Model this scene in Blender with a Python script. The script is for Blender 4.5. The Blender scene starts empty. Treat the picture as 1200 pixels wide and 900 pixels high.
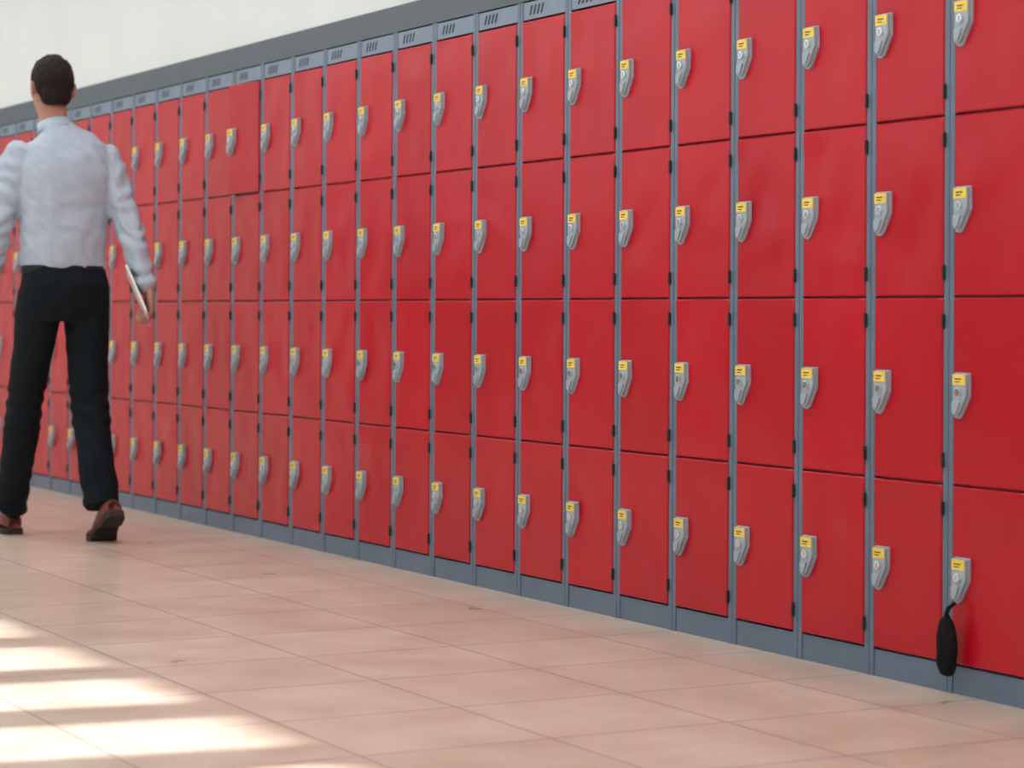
import bpy, bmesh, math, random
from mathutils import Vector, Matrix, noise
random.seed(7)
scene = bpy.context.scene
scene.view_settings.view_transform = 'Standard'
scene.view_settings.look = 'None'
scene.view_settings.exposure = 0.0

# ---------------------------------------------------------------- helpers
def new_mat(name):
    m = bpy.data.materials.new(name); m.use_nodes = True
    nt = m.node_tree
    return m, nt, nt.nodes['Principled BSDF']

def simple(name, col, rough=0.5, metal=0.0, var=0.08, scale=20, bump=0.0, bscale=60, spec=.5):
    m, nt, b = new_mat(name)
    tc = nt.nodes.new('ShaderNodeTexCoord')
    n = nt.nodes.new('ShaderNodeTexNoise'); n.inputs['Scale'].default_value = scale
    n.inputs['Detail'].default_value = 4
    nt.links.new(tc.outputs['Object'], n.inputs['Vector'])
    r = nt.nodes.new('ShaderNodeValToRGB')
    r.color_ramp.elements[0].position = .3; r.color_ramp.elements[1].position = .7
    r.color_ramp.elements[0].color = (*[c*(1-var) for c in col], 1)
    r.color_ramp.elements[1].color = (*[min(1, c*(1+var)) for c in col], 1)
    nt.links.new(n.outputs['Fac'], r.inputs['Fac'])
    nt.links.new(r.outputs['Color'], b.inputs['Base Color'])
    b.inputs['Roughness'].default_value = rough
    b.inputs['Metallic'].default_value = metal
    b.inputs['Specular IOR Level'].default_value = spec
    if bump > 0:
        n2 = nt.nodes.new('ShaderNodeTexNoise'); n2.inputs['Scale'].default_value = bscale
        n2.inputs['Detail'].default_value = 5
        nt.links.new(tc.outputs['Object'], n2.inputs['Vector'])
        bp = nt.nodes.new('ShaderNodeBump'); bp.inputs['Strength'].default_value = bump
        bp.inputs['Distance'].default_value = .01
        nt.links.new(n2.outputs['Fac'], bp.inputs['Height'])
        nt.links.new(bp.outputs['Normal'], b.inputs['Normal'])
    return m

def empty(name, loc=(0, 0, 0)):
    e = bpy.data.objects.new(name, None); e.location = loc
    e.empty_display_size = .2
    scene.collection.objects.link(e); return e

def obj(name, verts, faces, mats, parent=None, midx=None, smooth=False):
    me = bpy.data.meshes.new(name)
    me.from_pydata([tuple(v) for v in verts], [], faces)
    if not isinstance(mats, (list, tuple)): mats = [mats]
    for m in mats: me.materials.append(m)
    if midx: me.polygons.foreach_set('material_index', midx)
    if smooth: me.polygons.foreach_set('use_smooth', [True]*len(me.polygons))
    me.update()
    o = bpy.data.objects.new(name, me); scene.collection.objects.link(o)
    if parent: o.parent = parent
    return o

class MB:
    def __init__(s): s.v = []; s.f = []; s.m = []
    def add(s, verts, faces, mi=0):
        k = len(s.v); s.v += [tuple(v) for v in verts]
        s.f += [tuple(i+k for i in f) for f in faces]
        s.m += [mi]*len(faces) if isinstance(mi, int) else list(mi)
    def box(s, x0, x1, y0, y1, z0, z1, mi=0):
        v = [(x0,y0,z0),(x1,y0,z0),(x1,y1,z0),(x0,y1,z0),(x0,y0,z1),(x1,y0,z1),(x1,y1,z1),(x0,y1,z1)]
        s.add(v, [(0,3,2,1),(4,5,6,7),(0,1,5,4),(1,2,6,5),(2,3,7,6),(3,0,4,7)], mi)
    def build(s, name, mats, parent=None, smooth=False):
        return obj(name, s.v, s.f, mats, parent, s.m, smooth)

# ---------------------------------------------------------------- camera
F_PX = 2779.0
AL = math.asin(0.474)
ca, sa = math.cos(AL), math.sin(AL)
CAM_D, CAM_H = 3.565, 0.889
Fw = Vector((-ca, sa, 0)); Rt = Vector((sa, ca, 0)); Up = Vector((0, 0, 1))
rho = math.radians(0.3)
cr = Rt*math.cos(rho) + Up*math.sin(rho)
cu = Up*math.cos(rho) - Rt*math.sin(rho)
cam = bpy.data.cameras.new('camera'); co = bpy.data.objects.new('camera', cam)
scene.collection.objects.link(co)
M = Matrix((cr, cu, -Fw)).transposed().to_4x4(); M.translation = Vector((0, -CAM_D, CAM_H))
co.matrix_world = M
cam.sensor_width = 36; cam.lens = F_PX/1200*36
cam.shift_y = -(450-368)/1200
cam.dof.use_dof = True; cam.dof.focus_distance = 6.7; cam.dof.aperture_fstop = 3.8
cam.clip_end = 200
scene.camera = co

# ---------------------------------------------------------------- materials
m_floor, nt, b = new_mat('floor_tiles')
tc = nt.nodes.new('ShaderNodeTexCoord')
mp = nt.nodes.new('ShaderNodeMapping'); mp.inputs['Location'].default_value = (5.215, 1.133, 0)
br = nt.nodes.new('ShaderNodeTexBrick'); br.offset = 0; br.squash = 1
br.inputs['Scale'].default_value = 1; br.inputs['Brick Width'].default_value = .44
br.inputs['Row Height'].default_value = .44; br.inputs['Mortar Size'].default_value = .0038
br.inputs['Mortar Smooth'].default_value = .2
br.inputs['Color1'].default_value = (.66, .55, .455, 1)
br.inputs['Color2'].default_value = (.60, .485, .39, 1)
br.inputs['Mortar'].default_value = (.34, .27, .22, 1)
nz = nt.nodes.new('ShaderNodeTexNoise'); nz.inputs['Scale'].default_value = 5; nz.inputs['Detail'].default_value = 7
mx = nt.nodes.new('ShaderNodeMix'); mx.data_type = 'RGBA'; mx.blend_type = 'MULTIPLY'; mx.inputs[0].default_value = 1
rp = nt.nodes.new('ShaderNodeValToRGB')
rp.color_ramp.elements[0].position = .3; rp.color_ramp.elements[0].color = (.87, .82, .79, 1)
rp.color_ramp.elements[1].position = .7; rp.color_ramp.elements[1].color = (1.06, 1.08, 1.10, 1)
L = nt.links.new
L(tc.outputs['Object'], mp.inputs['Vector']); L(mp.outputs['Vector'], br.inputs['Vector'])
L(tc.outputs['Object'], nz.inputs['Vector']); L(nz.outputs['Fac'], rp.inputs['Fac'])
L(br.outputs['Color'], mx.inputs[6]); L(rp.outputs['Color'], mx.inputs[7]); L(mx.outputs[2], b.inputs['Base Color'])
mr = nt.nodes.new('ShaderNodeMapRange'); mr.inputs['To Min'].default_value = .24; mr.inputs['To Max'].default_value = .36
L(nz.outputs['Fac'], mr.inputs['Value']); L(mr.outputs['Result'], b.inputs['Roughness'])
bp = nt.nodes.new('ShaderNodeBump'); bp.inputs['Strength'].default_value = .4; bp.inputs['Distance'].default_value = .002
bp.invert = True
L(br.outputs['Fac'], bp.inputs['Height']); L(bp.outputs['Normal'], b.inputs['Normal'])

m_wall = simple('wall_paint', (.74, .80, .78), .7, var=.02, scale=2, bump=.05)
m_refl_dark = simple('added_dark_reflection_tone', (.10, .085, .085), .55, var=.04, scale=2, bump=.05)  # unseen lower wall, dark tone added to deepen reflections in the middle doors
m_ceil = simple('ceiling_paint', (.80, .82, .82), .8, var=.02, scale=2)
m_band = simple('dark_grey_trim', (.080, .108, .128), .5, var=.06, scale=4)
m_frame = simple('blue_grey_steel', (.125, .180, .250), .38, var=.10, scale=6)
m_panel = simple('light_blue_grey_steel', (.19, .26, .34), .4, var=.07, scale=6)
m_gap = simple('gap_shade_dark', (.020, .010, .012), .8)  # near-black colour stands in for the shadow inside the door gaps
m_hinge = simple('hinge_dark', (.02, .012, .014), .5)
m_vent = simple('vent_slot_dark', (.03, .045, .06), .7)
m_lock = simple('lock_grey', (.36, .45, .51), .38, metal=.1, var=.08, scale=40)
m_yel = simple('lock_label_yellow', (.90, .66, .10), .5, var=.12, scale=60)
m_chrome = simple('lock_barrel_metal', (.78, .80, .81), .22, metal=.9, var=.05)
m_black = simple('black_fabric', (.006, .006, .007), .8, bump=.3, bscale=200, spec=.2)

m_red, nt, b = new_mat('locker_door_red'); L = nt.links.new
b.inputs['Specular IOR Level'].default_value = .42
tc = nt.nodes.new('ShaderNodeTexCoord')
n1 = nt.nodes.new('ShaderNodeTexNoise'); n1.inputs['Scale'].default_value = 2.2; n1.inputs['Detail'].default_value = 3
n2 = nt.nodes.new('ShaderNodeTexNoise'); n2.inputs['Scale'].default_value = 7; n2.inputs['Detail'].default_value = 6
L(tc.outputs['Object'], n1.inputs['Vector']); L(tc.outputs['Object'], n2.inputs['Vector'])
r1 = nt.nodes.new('ShaderNodeValToRGB')
r1.color_ramp.elements[0].position = .3; r1.color_ramp.elements[0].color = (.475, .0020, .0125, 1)
r1.color_ramp.elements[1].position = .75; r1.color_ramp.elements[1].color = (.54, .0026, .0155, 1)
L(n1.outputs['Fac'], r1.inputs['Fac'])
at = nt.nodes.new('ShaderNodeAttribute'); at.attribute_name = 'tone'
mt = nt.nodes.new('ShaderNodeMix'); mt.data_type = 'RGBA'; mt.blend_type = 'MULTIPLY'; mt.inputs[0].default_value = 1
L(r1.outputs['Color'], mt.inputs[6]); L(at.outputs['Color'], mt.inputs[7])
r2 = nt.nodes.new('ShaderNodeValToRGB')
r2.color_ramp.elements[0].position = .70; r2.color_ramp.elements[0].color = (0, 0, 0, 1)
r2.color_ramp.elements[1].position = .82; r2.color_ramp.elements[1].color = (.18, .18, .18, 1)
L(n2.outputs['Fac'], r2.inputs['Fac'])
ms = nt.nodes.new('ShaderNodeMix'); ms.data_type = 'RGBA'
ms.inputs[7].default_value = (.62, .10, .10, 1)
L(r2.outputs['Color'], ms.inputs[0]); L(mt.outputs[2], ms.inputs[6]); L(ms.outputs[2], b.inputs['Base Color'])
mr = nt.nodes.new('ShaderNodeMapRange'); mr.inputs['To Min'].default_value = .29; mr.inputs['To Max'].default_value = .33
L(n1.outputs['Fac'], mr.inputs['Value']); L(mr.outputs['Result'], b.inputs['Roughness'])

# ---------------------------------------------------------------- room
XL, XR, YW, ZC = -17.5, 3.0, -5.0, 3.2
def room_box(name, x0, x1, y0, y1, z0, z1, mat):
    mb = MB(); mb.box(x0, x1, y0, y1, z0, z1); return mb.build(name, mat)
room_box('floor', XL-.2, XR+.2, YW-.2, .6, -.1, 0, m_floor)
room_box('ceiling', XL-.2, XR+.2, YW-.2, .6, ZC, ZC+.1, m_ceil)
Z_TOP = 1.963
room_box('wall_lockers', XL, XR, .012, .14, Z_TOP, ZC, m_wall)
room_box('wall_behind_lockers', XL, XR, .50, .6, 0, ZC, m_wall)
room_box('wall_far', XL-.2, XL, YW-.2, .5, 0, ZC, m_wall)
room_box('wall_near', XR, XR+.2, YW-.2, .5, 0, ZC, m_wall)
room_box('trim_1', XL, XR, .000, .45, 1.872, Z_TOP, m_band)

W_TOP, W_SILL = 2.6, 1.60
wb = MB()
wb.box(XL, XR, YW-.15, YW, 0, W_SILL-.04, 1); wb.box(XL, XR, YW-.15, YW+.02, W_SILL-.04, W_SILL)
wb.box(XL, XR, YW-.15, YW, W_TOP, ZC)
PIT = .61; SX = .16; c0 = -4.99-SX*3.5
k0 = math.floor((XL-c0)/PIT)
x = c0+k0*PIT
centers = []
HWP = .100
while x < XR+.3:
    a, b_ = max(XL, x-HWP), min(XR, x+HWP)
    if b_ > a: wb.box(a, b_, YW-.15, YW, W_SILL, W_TOP)
    centers.append(x); x += PIT
wb.build('wall_windows', [m_wall, m_refl_dark])
fb = MB()
for x in centers[:-1]:
    a, b_ = x+HWP, x+PIT-HWP
    fb.box(a, a+.012, YW-.10, YW-.06, W_SILL, W_TOP); fb.box(b_-.012, b_, YW-.10, YW-.06, W_SILL, W_TOP)
    fb.box(a, b_, YW-.10, YW-.06, W_SILL, W_SILL+.03); fb.box(a, b_, YW-.10, YW-.06, W_TOP-.02, W_TOP)
fb.build('window_1', simple('window_frame_white', (.75, .76, .76), .4))

# ---------------------------------------------------------------- lockers
bank = empty('locker_bank', (0, 0, 0))
P = .305; X0 = -4.448
I0, I1 = -9, 40
ZR = [1.809, 1.365, .935, .491, .069]
HS = .0207
frame = MB(); panel = MB(); doors = MB(); hinges = MB(); back = MB(); vents = MB()
tones = []
def sx(i): return X0 - P*i
back.box(sx(I1), sx(I0), .03, .45, .0, 1.87)
for i in range(I0, I1+1):
    x = sx(i)
    frame.box(x-.0185, x-.0012, .003, .04, .0, 1.872)
    frame.box(x+.0012, x+.0185, .003, .04, .0, 1.872)
    if i > I0:
        xr = sx(i-1)
        frame.box(x+.0185, xr-.0185, .006, .04, .0, .066)
        panel.box(x+.0185, xr-.0185, .005, .04, 1.813, 1.868)
        for k in range(4):
            xx = x+.055+k*.024
            v = [(xx,.0045,1.826),(xx+.013,.0045,1.826),(xx+.026,.0045,1.856),(xx+.013,.0045,1.856)]
            vents.add(v, [(0,1,2,3)])
        for r in range(1, 4):
            frame.box(x+.0185, xr-.0185, .018, .04, ZR[r]-.008, ZR[r]+.008)

def door(i, r):
    xa = sx(i)+HS; xb = sx(i-1)-HS
    za = ZR[r+1]+.0025; zb = ZR[r]-.0025
    nx, nz_ = 14, 20
    amp = random.uniform(.0015, .0034)
    sd = Vector((i*7.13, r*3.7, 1.3))
    us = [0, .012] + [k/(nx-2) for k in range(1, nx-2)] + [.988, 1]
    vs = [0, .008] + [k/(nz_-2) for k in range(1, nz_-2)] + [.992, 1]
    V = []
    bend = random.choice([0, 0, 1, 1, 2])*.0018
    dents = [(random.uniform(.15, .9), random.uniform(.1, .97), random.uniform(.05, .13), random.uniform(-.0035, .002)) for _ in range(random.randint(0, 3))]
    for w in vs:
        for u in us:
            e = min(u, 1-u, 1)*4; e = min(1, e)*min(1, min(w, 1-w)*5)
            y = 0
            if u in (0, 1) or w in (0, 1): y = .0035
            y += amp*e*noise.noise(Vector((u*2.2, w*3.2, 0))+sd)*1.6
            for (du, dw, dr, da) in dents:
                q = ((u-du)**2+((w-dw)*1.6)**2)/dr**2
                y -= da*math.exp(-q)*min(1, e+.25)
            y += -bend*math.exp(-((u-.0)/.15)**2)*math.exp(-((w-1)/.12)**2)
            V.append([xa+(xb-xa)*u, y, za+(zb-za)*w])
    NU, NV = len(us), len(vs)
    Fc = []
    for j in range(NV-1):
        for k in range(NU-1):
            a = j*NU+k; Fc.append((a, a+1, a+1+NU, a+NU))
    loop = [k for k in range(NU)] + [j*NU+NU-1 for j in range(1, NV)] + [(NV-1)*NU+k for k in range(NU-2, -1, -1)] + [j*NU for j in range(NV-2, 0, -1)]
    nb = len(V)
    for idx in loop:
        v = V[idx]; V.append([v[0], .02, v[2]])
    n = len(loop)
    for q in range(n):
        a = loop[q]; b2 = loop[(q+1) % n]; Fc.append((a, nb+q, nb+(q+1) % n, b2))
    if i == 15 and r == 0:
        an = math.radians(5.0)
        for v in V:
            dx = v[0]-xb; dy = v[1]
            v[0] = xb+dx*math.cos(an)-dy*math.sin(an)*1.0
            v[1] = dx*math.sin(an)+dy*math.cos(an)-.004
    doors.add(V, Fc)
    t = random.uniform(.94, 1.05)
    tones.extend([t]*len(V))
    for hz in (za+.055, zb-.055):
        cx, cyy = xb+.004, -.001
        vv = []; ff = []
        for s_ in range(10):
            a = s_*math.tau/10
            for z in (hz-.017, hz+.017): vv.append((cx+.0042*math.cos(a), cyy+.0042*math.sin(a), z))
        for s_ in range(10):
            a = 2*s_; c = 2*((s_+1) % 10); ff.append((a, c, c+1, a+1))
        ff.append(tuple(range(0, 20, 2))); ff.append(tuple(range(1, 20, 2)))
        hinges.add(vv, ff)
for i in range(I0+1, I1+1):
    for r in range(4): door(i, r)

def lock_template():
    parts = []
    def prism(poly, y0, y1, mi, bev):
        bm = bmesh.new()
        f = bm.faces.new([bm.verts.new((p[0], y0, p[1])) for p in poly])
        ret = bmesh.ops.extrude_face_region(bm, geom=[f])
        vs = [g for g in ret['geom'] if isinstance(g, bmesh.types.BMVert)]
        bmesh.ops.translate(bm, verts=vs, vec=(0, y1-y0, 0))
        bmesh.ops.recalc_face_normals(bm, faces=bm.faces)
        if bev: bmesh.ops.bevel(bm, geom=list(bm.edges), offset=bev, segments=2, affect='EDGES', profile=.6)
        bm.verts.index_update()
        parts.append(([v.co.copy() for v in bm.verts], [tuple(v.index for v in ff.verts) for ff in bm.faces], mi)); bm.free()
    prism([(0,.054),(.056,.054),(.056,.0),(.026,-.050),(.016,-.055),(0,-.052)], .001, -.006, 0, .0012)
    prism([(.003,.051),(.053,.051),(.053,.003),(.025,-.044),(.015,-.049),(.003,-.045)], -.005, -.015, 0, .0025)
    prism([(.006,-.014),(.034,-.014),(.022,-.040),(.014,-.044),(.006,-.039)], -.014, -.020, 0, .002)
    prism([(.005,.050),(.051,.050),(.051,.025),(.005,.025)], -.0148, -.0165, 1, .0004)
    prism([(.014,.041),(.038,.041),(.038,.038),(.014,.038)], -.0164, -.0168, 3, 0)
    prism([(.014,.034),(.032,.034),(.032,.0315),(.014,.0315)], -.0164, -.0168, 3, 0)
    prism([(.028+.011*math.cos(a*math.tau/20), .008+.011*math.sin(a*math.tau/20)) for a in range(20)], -.014, -.022, 2, .0012)
    prism([(.0272, .014), (.0288, .014), (.0288, .002), (.0272, .002)], -.0218, -.0223, 3, 0)
    return parts
T = lock_template()
locks = MB()
for i in range(I0+1, I1+1):
    for r in range(4):
        zc = (ZR[r]+ZR[r+1])/2-.010; xl = sx(i)+HS+.012
        for (V, Fc, mi) in T:
            if i == 15 and r == 0:
                xb = sx(i-1)-HS; an = math.radians(5.0); W = []
                for v in V:
                    dx = xl+v.x-xb; dy = v.y
                    W.append((xb+dx*math.cos(an)-dy*math.sin(an), dx*math.sin(an)+dy*math.cos(an)-.004, zc+v.z))
            else:
                W = [(xl+v.x, v.y, zc+v.z) for v in V]
            locks.add(W, Fc, mi)
frame.build('frame', m_frame, bank)
panel.build('header_panels', m_panel, bank)
vents.build('vent_slots', m_vent, bank)
back.build('carcass', m_gap, bank)
hinges.build('hinges', m_hinge, bank)
dob = doors.build('doors', m_red, bank, smooth=True)
ca_ = dob.data.color_attributes.new('tone', 'FLOAT_COLOR', 'POINT')
buf = []
for t in tones: buf += [t, t, t, 1]
ca_.data.foreach_set('color', buf)
es = dob.modifiers.new('es', 'EDGE_SPLIT'); es.split_angle = math.radians(35)
locks.build('locks', [m_lock, m_yel, m_chrome, m_hinge], bank)

# ---------------------------------------------------------------- generic tubes
def tube(mb, pts, radii, ref=(0, 1, 0), n=20, mi=0, caps=True, power=2.0):
    pts = [Vector(p) for p in pts]
    radii = [(r, r) if not isinstance(r, tuple) else r for r in radii]
    ref = Vector(ref)
    if caps:
        def cap(p, q, r):
            t = (p-q).normalized(); m_ = min(r); o = []
            for s_, k in ((.5, .86), (.85, .52), (.98, .18)): o.append((p+t*m_*s_, (r[0]*k, r[1]*k)))
            return o
        s0 = cap(pts[0], pts[1], radii[0]); s1 = cap(pts[-1], pts[-2], radii[-1])
        pts = [a for a, _ in reversed(s0)]+pts+[a for a, _ in s1]
        radii = [b for _, b in reversed(s0)]+radii+[b for _, b in s1]
    V = []; Fc = []
    for k, p in enumerate(pts):
        t = (pts[min(k+1, len(pts)-1)]-pts[max(k-1, 0)]).normalized()
        u = (ref-t*ref.dot(t)).normalized(); w = t.cross(u)
        for j in range(n):
            a = j*math.tau/n
            c, s_ = math.cos(a), math.sin(a)
            c = math.copysign(abs(c)**(2/power), c); s_ = math.copysign(abs(s_)**(2/power), s_)
            V.append(p+u*radii[k][0]*c+w*radii[k][1]*s_)
    m = len(pts)
    for k in range(m-1):
        for j in range(n):
            a = k*n+j; b_ = k*n+(j+1) % n; Fc.append((a, b_, b_+n, a+n))
    Fc.append(tuple(range(n-1, -1, -1))); Fc.append(tuple(range((m-1)*n, m*n)))
    mb.add(V, Fc, mi)

def ell(mb, c, r, n=20, rot=None):
    V = []; Fc = []; m = n//2
    for k in range(1, m):
        th = math.pi*k/m
        for j in range(n):
            a = j*math.tau/n
            v = Vector((r[0]*math.sin(th)*math.cos(a), r[1]*math.sin(th)*math.sin(a), r[2]*math.cos(th)))
            if rot: v = rot @ v
            V.append(Vector(c)+v)
    tp = Vector((0, 0, r[2])); bt = -tp
    if rot: tp = rot @ tp; bt = rot @ bt
    V.append(Vector(c)+tp); V.append(Vector(c)+bt)
    for k in range(m-2):
        for j in range(n):
            a = k*n+j; b_ = k*n+(j+1) % n; Fc.append((a, a+n, b_+n, b_))
    T_, B_ = len(V)-2, len(V)-1
    for j in range(n):
        Fc.append((T_, j, (j+1) % n)); Fc.append((B_, (m-2)*n+(j+1) % n, (m-2)*n+j))
    mb.add(V, Fc)

def remeshed(mb, name, mat, parent, voxel, smooth_it=4, disp=None):
    o = mb.build(name+'_src', mat)
    md = o.modifiers.new('r', 'REMESH'); md.mode = 'VOXEL'; md.voxel_size = voxel
    if smooth_it:
        sm = o.modifiers.new('s', 'SMOOTH'); sm.iterations = smooth_it; sm.factor = .5
    dg = bpy.context.evaluated_depsgraph_get(); dg.update()
    me = bpy.data.meshes.new_from_object(o.evaluated_get(dg)); me.name = name
    bpy.data.objects.remove(o, do_unlink=True)
    if disp:
        nrm = [v.normal.copy() for v in me.vertices]
        for v, nn in zip(me.vertices, nrm): v.co += nn*disp(v.co)
    me.polygons.foreach_set('use_smooth', [True]*len(me.polygons))
    me.materials.clear(); me.materials.append(mat)
    me.update()
    o = bpy.data.objects.new(name, me); scene.collection.objects.link(o); o.parent = parent
    return o

# ---------------------------------------------------------------- man (local: -x forward, +y his right)
man = empty('walking_man', (-8.95, -.73, 0))
m_shirt = simple('shirt_pale_blue', (.43, .51, .61), .9, var=.04, scale=30, bump=.15, bscale=40, spec=.2)
m_trous = simple('trousers_black', (.0045, .009, .013), .85, var=.15, scale=20, bump=.2, bscale=60, spec=.2)
m_skin = simple('skin', (.46, .22, .15), .5, var=.06, scale=30)
m_hair = simple('hair_dark_brown', (.016, .010, .007), .75, var=.3, scale=90, bump=.8, bscale=150, spec=.25)
m_shoe = simple('shoe_brown_leather', (.17, .04, .032), .32, var=.2, scale=25)
m_sole = simple('shoe_sole_dark', (.02, .014, .012), .6)
m_belt = simple('belt_black', (.01, .008, .008), .4)

S = MB()
tor = [(1.035,.158,.110,0,.0),(1.07,.164,.117,0,0),(1.12,.167,.121,0,0),(1.20,.167,.118,0,0),(1.30,.180,.124,-.008,0),(1.40,.196,.130,-.018,0),(1.47,.202,.122,-.026,0),(1.52,.186,.100,-.032,-.002),(1.557,.140,.082,-.038,-.008),(1.587,.084,.070,-.045,-.016),(1.605,.066,.066,-.050,-.022)]
tube(S, [(t[3], t[4], t[0]) for t in tor], [(t[1], t[2]) for t in tor], n=36, caps=False, power=2.3)
R_el = Vector((.085, .235, 1.225)); R_wr = Vector((.170, .280, .985))
L_el = Vector((-.03, -.250, 1.215)); L_wr = Vector((-.16, -.255, .99))
def sleeve(sh, el, wr):
    sh = Vector(sh)
    mid = sh.lerp(el, .5); fm = el.lerp(wr, .5)
    tube(S, [sh, sh.lerp(el, .25), mid, sh.lerp(el, .85), el.lerp(wr, .1), fm, el.lerp(wr, .85), wr], [(.064, .070), (.064, .068), (.059, .062), (.054, .056), (.053, .055), (.048, .050), (.041, .043), (.035, .036)], ref=(0, 1, 0), n=24)
sleeve((-.022, .176, 1.485), R_el, R_wr)
sleeve((-.022, -.176, 1.485), L_el, L_wr)
def wr_shirt(p):
    d = .007*noise.noise(Vector((p.x*9, p.y*9, p.z*16)))+.005*noise.noise(Vector((p.x*22+p.z*14, p.y*22, p.z*26+p.y*20)))
    if p.z < 1.3: d += .006*noise.noise(Vector((p.x*18, p.y*18, p.z*7)))
    if abs(p.y) > .19 : d += .004*math.sin(p.z*95+p.x*45+5*noise.noise(p*9))
    return d
remeshed(S, 'shirt', m_shirt, man, .007, 4, wr_shirt)
C = MB()
tube(C, [(-.048, -.018, 1.588), (-.052, -.020, 1.605), (-.060, -.024, 1.630), (-.060, -.024, 1.632), (-.054, -.020, 1.604)], [(.073, .075), (.070, .072), (.064, .066), (.060, .062), (.062, .063)], n=30, caps=False)
tube(C, [R_wr.lerp(R_el, .16), R_wr.lerp(R_el, .02), R_wr.lerp(R_el, -.03)], [(.0395, .041), (.038, .040), (.036, .037)], caps=False)
tube(C, [L_wr.lerp(L_el, .16), L_wr.lerp(L_el, .02), L_wr.lerp(L_el, -.03)], [(.0395, .041), (.038, .040), (.036, .037)], caps=False)
C.build('collar_and_cuffs', m_shirt, man, smooth=True)

Tm = MB()
pel = [(.86,.135,.10,.01),(.92,.170,.122,.015),(.98,.172,.126,.018),(1.03,.162,.116,.008),(1.058,.158,.112,0)]
tube(Tm, [(p[3], 0, p[0]) for p in pel], [(p[1], p[2]) for p in pel], n=36, caps=False, power=2.3)
tube(Tm, [(.01,.088,.95),(.01,.092,.85),(.004,.098,.72),(.007,.103,.58),(.024,.105,.50),(.058,.108,.38),(.098,.11,.26),(.128,.112,.18),(.142,.112,.135)],
     [(.088,.105),(.085,.100),(.079,.091),(.074,.082),(.073,.080),(.071,.080),(.069,.078),(.068,.078),(.069,.079)], ref=(0, 1, 0), n=26, caps=False)
tube(Tm, [(0,-.088,.95),(-.04,-.092,.85),(-.09,-.096,.72),(-.148,-.10,.58),(-.178,-.10,.50),(-.225,-.10,.38),(-.28,-.10,.25),(-.325,-.10,.15),(-.345,-.10,.10)],
     [(.088,.105),(.085,.098),(.077,.088),(.070,.078),(.069,.076),(.066,.073),(.063,.072),(.062,.071),(.064,.074)], ref=(0, 1, 0), n=26, caps=False)
def wr_tr(p):
    d = .005*noise.noise(Vector((p.x*8, p.y*8, p.z*6)))+.003*noise.noise(Vector((p.x*20, p.y*20, p.z*24)))
    if p.z < .35: d += .005*math.sin(p.z*70+p.x*30+4*noise.noise(p*8))*(.35-p.z)/.35
    if .42 < p.z < .6: d += .003*math.sin(p.z*110+p.y*40)
    return d
remeshed(Tm, 'trousers', m_trous, man, .007, 4, wr_tr)
B = MB()
tube(B, [(0,0,1.036),(0,0,1.038),(0,0,1.066),(0,0,1.068)], [(.162,.114),(.166,.118),(.166,.118),(.162,.114)], n=36, caps=False, power=2.3)
B.box(-.126, -.117, -.022, .022, 1.034, 1.070)
B.build('belt', m_belt, man)

HO = Vector((-.050, -.030, 0))
hd_e = empty('head_group'); hd_e.parent = man; hd_e.location = HO
H = MB()
ell(H, (-.015, 0, 1.785), (.098, .077, .098), 28)
ell(H, (-.045, 0, 1.715), (.062, .060, .075), 24)
ell(H, (-.085, 0, 1.668), (.024, .028, .020), 16)
ell(H, (-.095, 0, 1.795), (.020, .052, .012), 16)
tube(H, [(.010,.012,1.56),(-.002,.004,1.62),(-.015,0,1.70)], [.056,.055,.057], n=24, caps=False)
tube(H, [(-.104,0,1.785),(-.116,0,1.762),(-.127,0,1.742)], [.008,.010,.013], n=14)
ell(H, (-.120, .012, 1.738), (.010,.008,.007), 10); ell(H, (-.120, -.012, 1.738), (.010,.008,.007), 10)
for sgn in (1, -1):
    ell(H, (-.005, sgn*.080, 1.755), (.018, .008, .032), 14, Matrix.Rotation(math.radians(14*sgn), 3, 'Z'))
    ell(H, (.002, sgn*.084, 1.765), (.016, .006, .022), 14, Matrix.Rotation(math.radians(25*sgn), 3, 'Z'))
    ell(H, (-.085, sgn*.040, 1.735), (.018,.020,.018), 12)
remeshed(H, 'head', m_skin, hd_e, .004, 3)
E = MB()
for sgn in (1, -1): ell(E, (-.100, sgn*.032, 1.772), (.013,.014,.011), 14)
E.build('eyes', simple('eye_white', (.7, .7, .68), .2), hd_e, smooth=True)
E = MB()
for sgn in (1, -1): ell(E, (-.1105, sgn*.032, 1.772), (.003,.006,.006), 12)
E.build('irises', simple('iris_brown', (.05, .025, .012), .2), hd_e, smooth=True)
E = MB()
ell(E, (-.108, 0, 1.707), (.007,.026,.005), 14); ell(E, (-.107, 0, 1.699), (.008,.022,.005), 14)
E.build('lips', simple('lip', (.42, .15, .12), .45), hd_e, smooth=True)
E = MB()
for sgn in (1, -1): tube(E, [(-.110, sgn*.014, 1.793), (-.112, sgn*.032, 1.799), (-.100, sgn*.052, 1.793)], [.003,.004,.0025], n=8)
E.build('eyebrows', m_hair, hd_e, smooth=True)
Hh = MB(); ell(Hh, (-.006, 0, 1.795), (.102, .082, .098), 32); ell(Hh, (.035, 0, 1.735), (.050, .063, .058), 24)
ho = remeshed(Hh, 'hair', m_hair, hd_e, .005, 3, lambda p: .004*noise.noise(p*45)+.003*noise.noise(Vector((p.x*60, p.y*60, p.z*20))))
bm = bmesh.new(); bm.from_mesh(ho.data)
dl = [v for v in bm.verts if (v.co.x < -.075 and v.co.z < 1.838) or (v.co.z < 1.775 and v.co.x < -.02) or v.co.z < 1.69]
bmesh.ops.delete(bm, geom=dl, context='VERTS'); bm.to_mesh(ho.data); bm.free()

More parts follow.
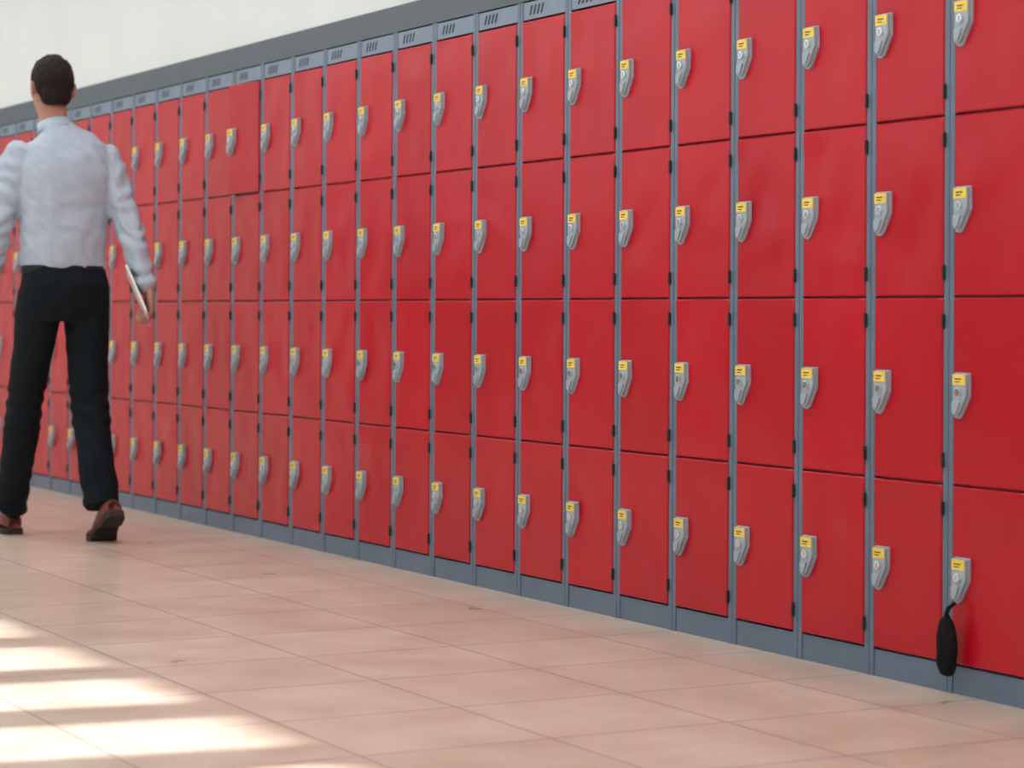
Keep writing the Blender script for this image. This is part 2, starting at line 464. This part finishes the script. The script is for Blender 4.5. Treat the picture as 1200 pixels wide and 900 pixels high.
# hands
def hand(name, w, d, n_, curls, thumb_dir, thumb_curl, lens=(.072, .080, .074, .058), sgn=1):
    d = Vector(d).normalized(); n_ = Vector(n_); n_ = (n_-d*n_.dot(d)).normalized()
    t = d.cross(n_)*sgn
    if t.x > 0: t = -t
    w = Vector(w); mb = MB()
    tube(mb, [w-d*.03, w+d*.0, w+d*.03, w+d*.06, w+d*.086], [(.026,.021), (.027,.019), (.036,.017), (.041,.015), (.040,.012)], ref=t, n=20, power=2.4)
    for k in range(4):
        off = (.030, .010, -.010, -.029)[k]
        p = w+d*(.084-abs(k-1.2)*.003)+t*off
        pts = [p-d*.012]; rad = [.0098]
        pts.append(p); rad.append(.0095)
        ang = 0; cur = p
        for s_, fr in enumerate((.45, .30, .25)):
            ang += math.radians(curls[k][s_])
            dr = d*math.cos(ang)+n_*math.sin(ang)+t*((1.5-k)*.03)
            cur = cur+dr.normalized()*lens[k]*fr
            pts.append(cur); rad.append((.0088, .0080, .0068)[s_]*(1 if k < 3 else .9))
        tube(mb, pts, rad, ref=t, n=12)
    p = w+d*.018+t*.022
    dr = (d*thumb_dir[0]+t*thumb_dir[1]+n_*thumb_dir[2]).normalized()
    q = p+dr*.045
    dr2 = (dr+d*thumb_curl[0]+n_*thumb_curl[1]+t*thumb_curl[2]).normalized(); q2 = q+dr2*.034
    dr3 = (dr2+d*thumb_curl[0]*.5+n_*thumb_curl[1]*.5).normalized(); q3 = q2+dr3*.024
    tube(mb, [p, q, q2, q3], [.017, .0125, .0105, .008], ref=n_, n=12)
    return remeshed(mb, name, m_skin, man, .0028, 2)
ax = Vector((.10, .05, -.185)).normalized()
b2 = Vector((-.965, .26, 0)); b2 = (b2-ax*b2.dot(ax)).normalized(); tn = ax.cross(b2)
if tn.y > 0: tn = -tn
hd = Vector((.12, .05, -1)).normalized()
hand('right_hand', R_wr+Vector((.012,.006,-.014)), hd, tn, [(28,62,48),(26,64,50),(28,66,50),(30,66,50)], (.75,.45,.55), (.6,.25,-.2), lens=(.078,.086,.080,.064))
hand('left_hand', L_wr+Vector((-.006,0,-.012)), (-.22, .02, -1), (0, 1, 0), [(14,24,18),(18,28,20),(22,32,22),(26,34,24)], (.8,.45,.3), (.5,.15,-.2))
tcn = R_wr+Vector((-.006, -.034, -.030))
tb = bmesh.new(); bmesh.ops.create_cube(tb, size=1)
for v in tb.verts: v.co = Vector((v.co.x*.220, v.co.y*.150, v.co.z*.009))
es_ = [e for e in tb.edges if abs((e.verts[0].co-e.verts[1].co).z) > .005]
bmesh.ops.bevel(tb, geom=es_, offset=.010, segments=4, affect='EDGES')
bmesh.ops.bevel(tb, geom=[e for e in tb.edges if len(e.link_faces) == 2 and e.calc_face_angle(0) > 1.2], offset=.0015, segments=2, affect='EDGES')
me = bpy.data.meshes.new('tablet'); tb.to_mesh(me); tb.free()
me.materials.append(simple('tablet_white', (.78, .76, .72), .35, var=.02))
Mt = Matrix((ax, b2, tn)).transposed()
for v in me.vertices: v.co = Mt @ v.co + tcn
to = bpy.data.objects.new('tablet', me); scene.collection.objects.link(to); to.parent = man
mbt = MB()
vv = [tcn+Mt@Vector(q) for q in [(-.098,-.062,-.0048),(.098,-.062,-.0048),(.098,.062,-.0048),(-.098,.062,-.0048)]]
mbt.add(vv, [(0,1,2,3)]); mbt.build('tablet_screen', simple('tablet_screen_grey', (.10,.10,.11), .15), man)

# shoes
def shoe(name, ball, yc, phi):
    secs = [(.000,.024,.062),(.010,.032,.078),(.035,.037,.100),(.075,.038,.104),(.105,.039,.096),(.14,.043,.078),(.18,.049,.064),(.21,.050,.057),(.24,.047,.050),(.27,.036,.042),(.29,.020,.034),(.297,.008,.028)]
    def place(s, y, z):
        rel = .20-s
        if rel > 0:
            k = min(1, rel/.05); an = phi*(k if k < 1 else 1)
            xx = rel*math.cos(an)-z*math.sin(an)*1.0; zz = rel*math.sin(an)+z*math.cos(an)
        else: xx, zz = rel, z+max(0, -rel-.03)*.08
        return (ball+xx, yc+y, zz)
    up = MB(); V = []; Fc = []; n = 22
    for (s, hw, h) in secs:
        for j in range(n):
            a = j*math.tau/n; c, q = math.cos(a), math.sin(a)
            c = math.copysign(abs(c)**.8, c)
            zc, hz = (.018+h)/2, (h-.018)/2
            V.append(place(s, hw*c*(1-.25*max(0, q)), zc+hz*math.copysign(abs(q)**.8, q)))
    for k in range(len(secs)-1):
        for j in range(n):
            a = k*n+j; b_ = k*n+(j+1) % n; Fc.append((a, b_, b_+n, a+n))
    Fc.append(tuple(range(n))); Fc.append(tuple(range((len(secs)-1)*n, len(secs)*n)))
    up.add(V, Fc); up.build(name, m_shoe, man, smooth=True)
    so = MB(); V = []; Fc = []
    for (s, hw, h) in secs:
        hw += .004
        zb = 0.0 if (s < .08 or s > .15) else .010
        for (yy, zz) in ((-hw, zb), (hw, zb), (hw, .024), (-hw, .024)): V.append(place(s-.003 if s < .1 else s+.003, yy, zz))
    m_ = len(secs)
    for k in range(m_-1):
        for j in range(4):
            a = 4*k+j; b_ = 4*k+(j+1) % 4; Fc.append((a, b_, b_+4, a+4))
    Fc.append((0,1,2,3)); Fc.append((4*m_-4, 4*m_-3, 4*m_-2, 4*m_-1))
    so.add(V, Fc); so.build(name+'_sole', m_sole, man)
shoe('right_shoe', .098, .130, math.radians(33))
shoe('left_shoe', -.50, -.10, math.radians(0))

# ---------------------------------------------------------------- pouch on the lock
pou = empty('key_pouch', (sx(0)+.046, -.034, .213))
K = MB()
tube(K, [(0,0,-.026),(.000,-.002,-.038),(.002,-.003,-.068),(.001,-.002,-.108),(-.002,0,-.142),(-.002,0,-.156)], [(.007,.007),(.018,.012),(.027,.017),(.028,.018),(.026,.016),(.020,.012)], ref=(1, .3, 0), n=20)
remeshed(K, 'pouch_body', m_black, pou, .003, 2, lambda p: .003*noise.noise(p*50))
K = MB()
tube(K, [(.010,.012,.004),(.012,-.004,-.004),(.004,-.006,-.020),(0,0,-.035)], [.0045]*4, n=10)
tube(K, [(.010,.012,.004),(-.004,.004,-.008),(-.004,-.002,-.022),(0,0,-.035)], [.0045]*4, n=10)
K.build('cord', m_black, pou, smooth=True)

# ---------------------------------------------------------------- lights
m_em, nt, b = new_mat('added_light_glow')  # glow for the added ceiling panels
b.inputs['Base Color'].default_value = (.9, .9, .9, 1)
b.inputs['Emission Color'].default_value = (.96, .99, 1, 1)
b.inputs['Emission Strength'].default_value = 6.6
m_lf = simple('added_light_frame', (.7, .7, .7), .4)
xx = -16.0
while xx < 2.6:
    for yy in (-1.3, -3.4):
        e = empty('added_light_panel', (xx, yy, ZC))  # unseen panels, added to fill the corridor with light
        q = MB(); q.box(-.60, .60, -.30, .30, -.035, -.028); q.build('added_light_face', m_em, e)
        q = MB()
        for a in ((-.63,.63,-.33,-.30),(-.63,.63,.30,.33),(-.63,-.60,-.30,.30),(.60,.63,-.30,.30)): q.box(*a, -.045, 0)
        q.build('added_light_housing', m_lf, e)
    xx += 1.9

sun = bpy.data.lights.new('sun', 'SUN'); sun.energy = 12; sun.angle = math.radians(1.2); sun.color = (1, .99, .98)
so_ = bpy.data.objects.new('sun', sun); scene.collection.objects.link(so_)
sd = Vector((SX, 1, -(W_TOP)/3.50)).normalized()
so_.rotation_euler = sd.to_track_quat('-Z', 'Y').to_euler(); so_.location = (-6, -9, 6)

w = bpy.data.worlds.new('world'); scene.world = w; w.use_nodes = True
bg = w.node_tree.nodes['Background']; bg.inputs[0].default_value = (.84, .93, 1, 1); bg.inputs[1].default_value = 1.8
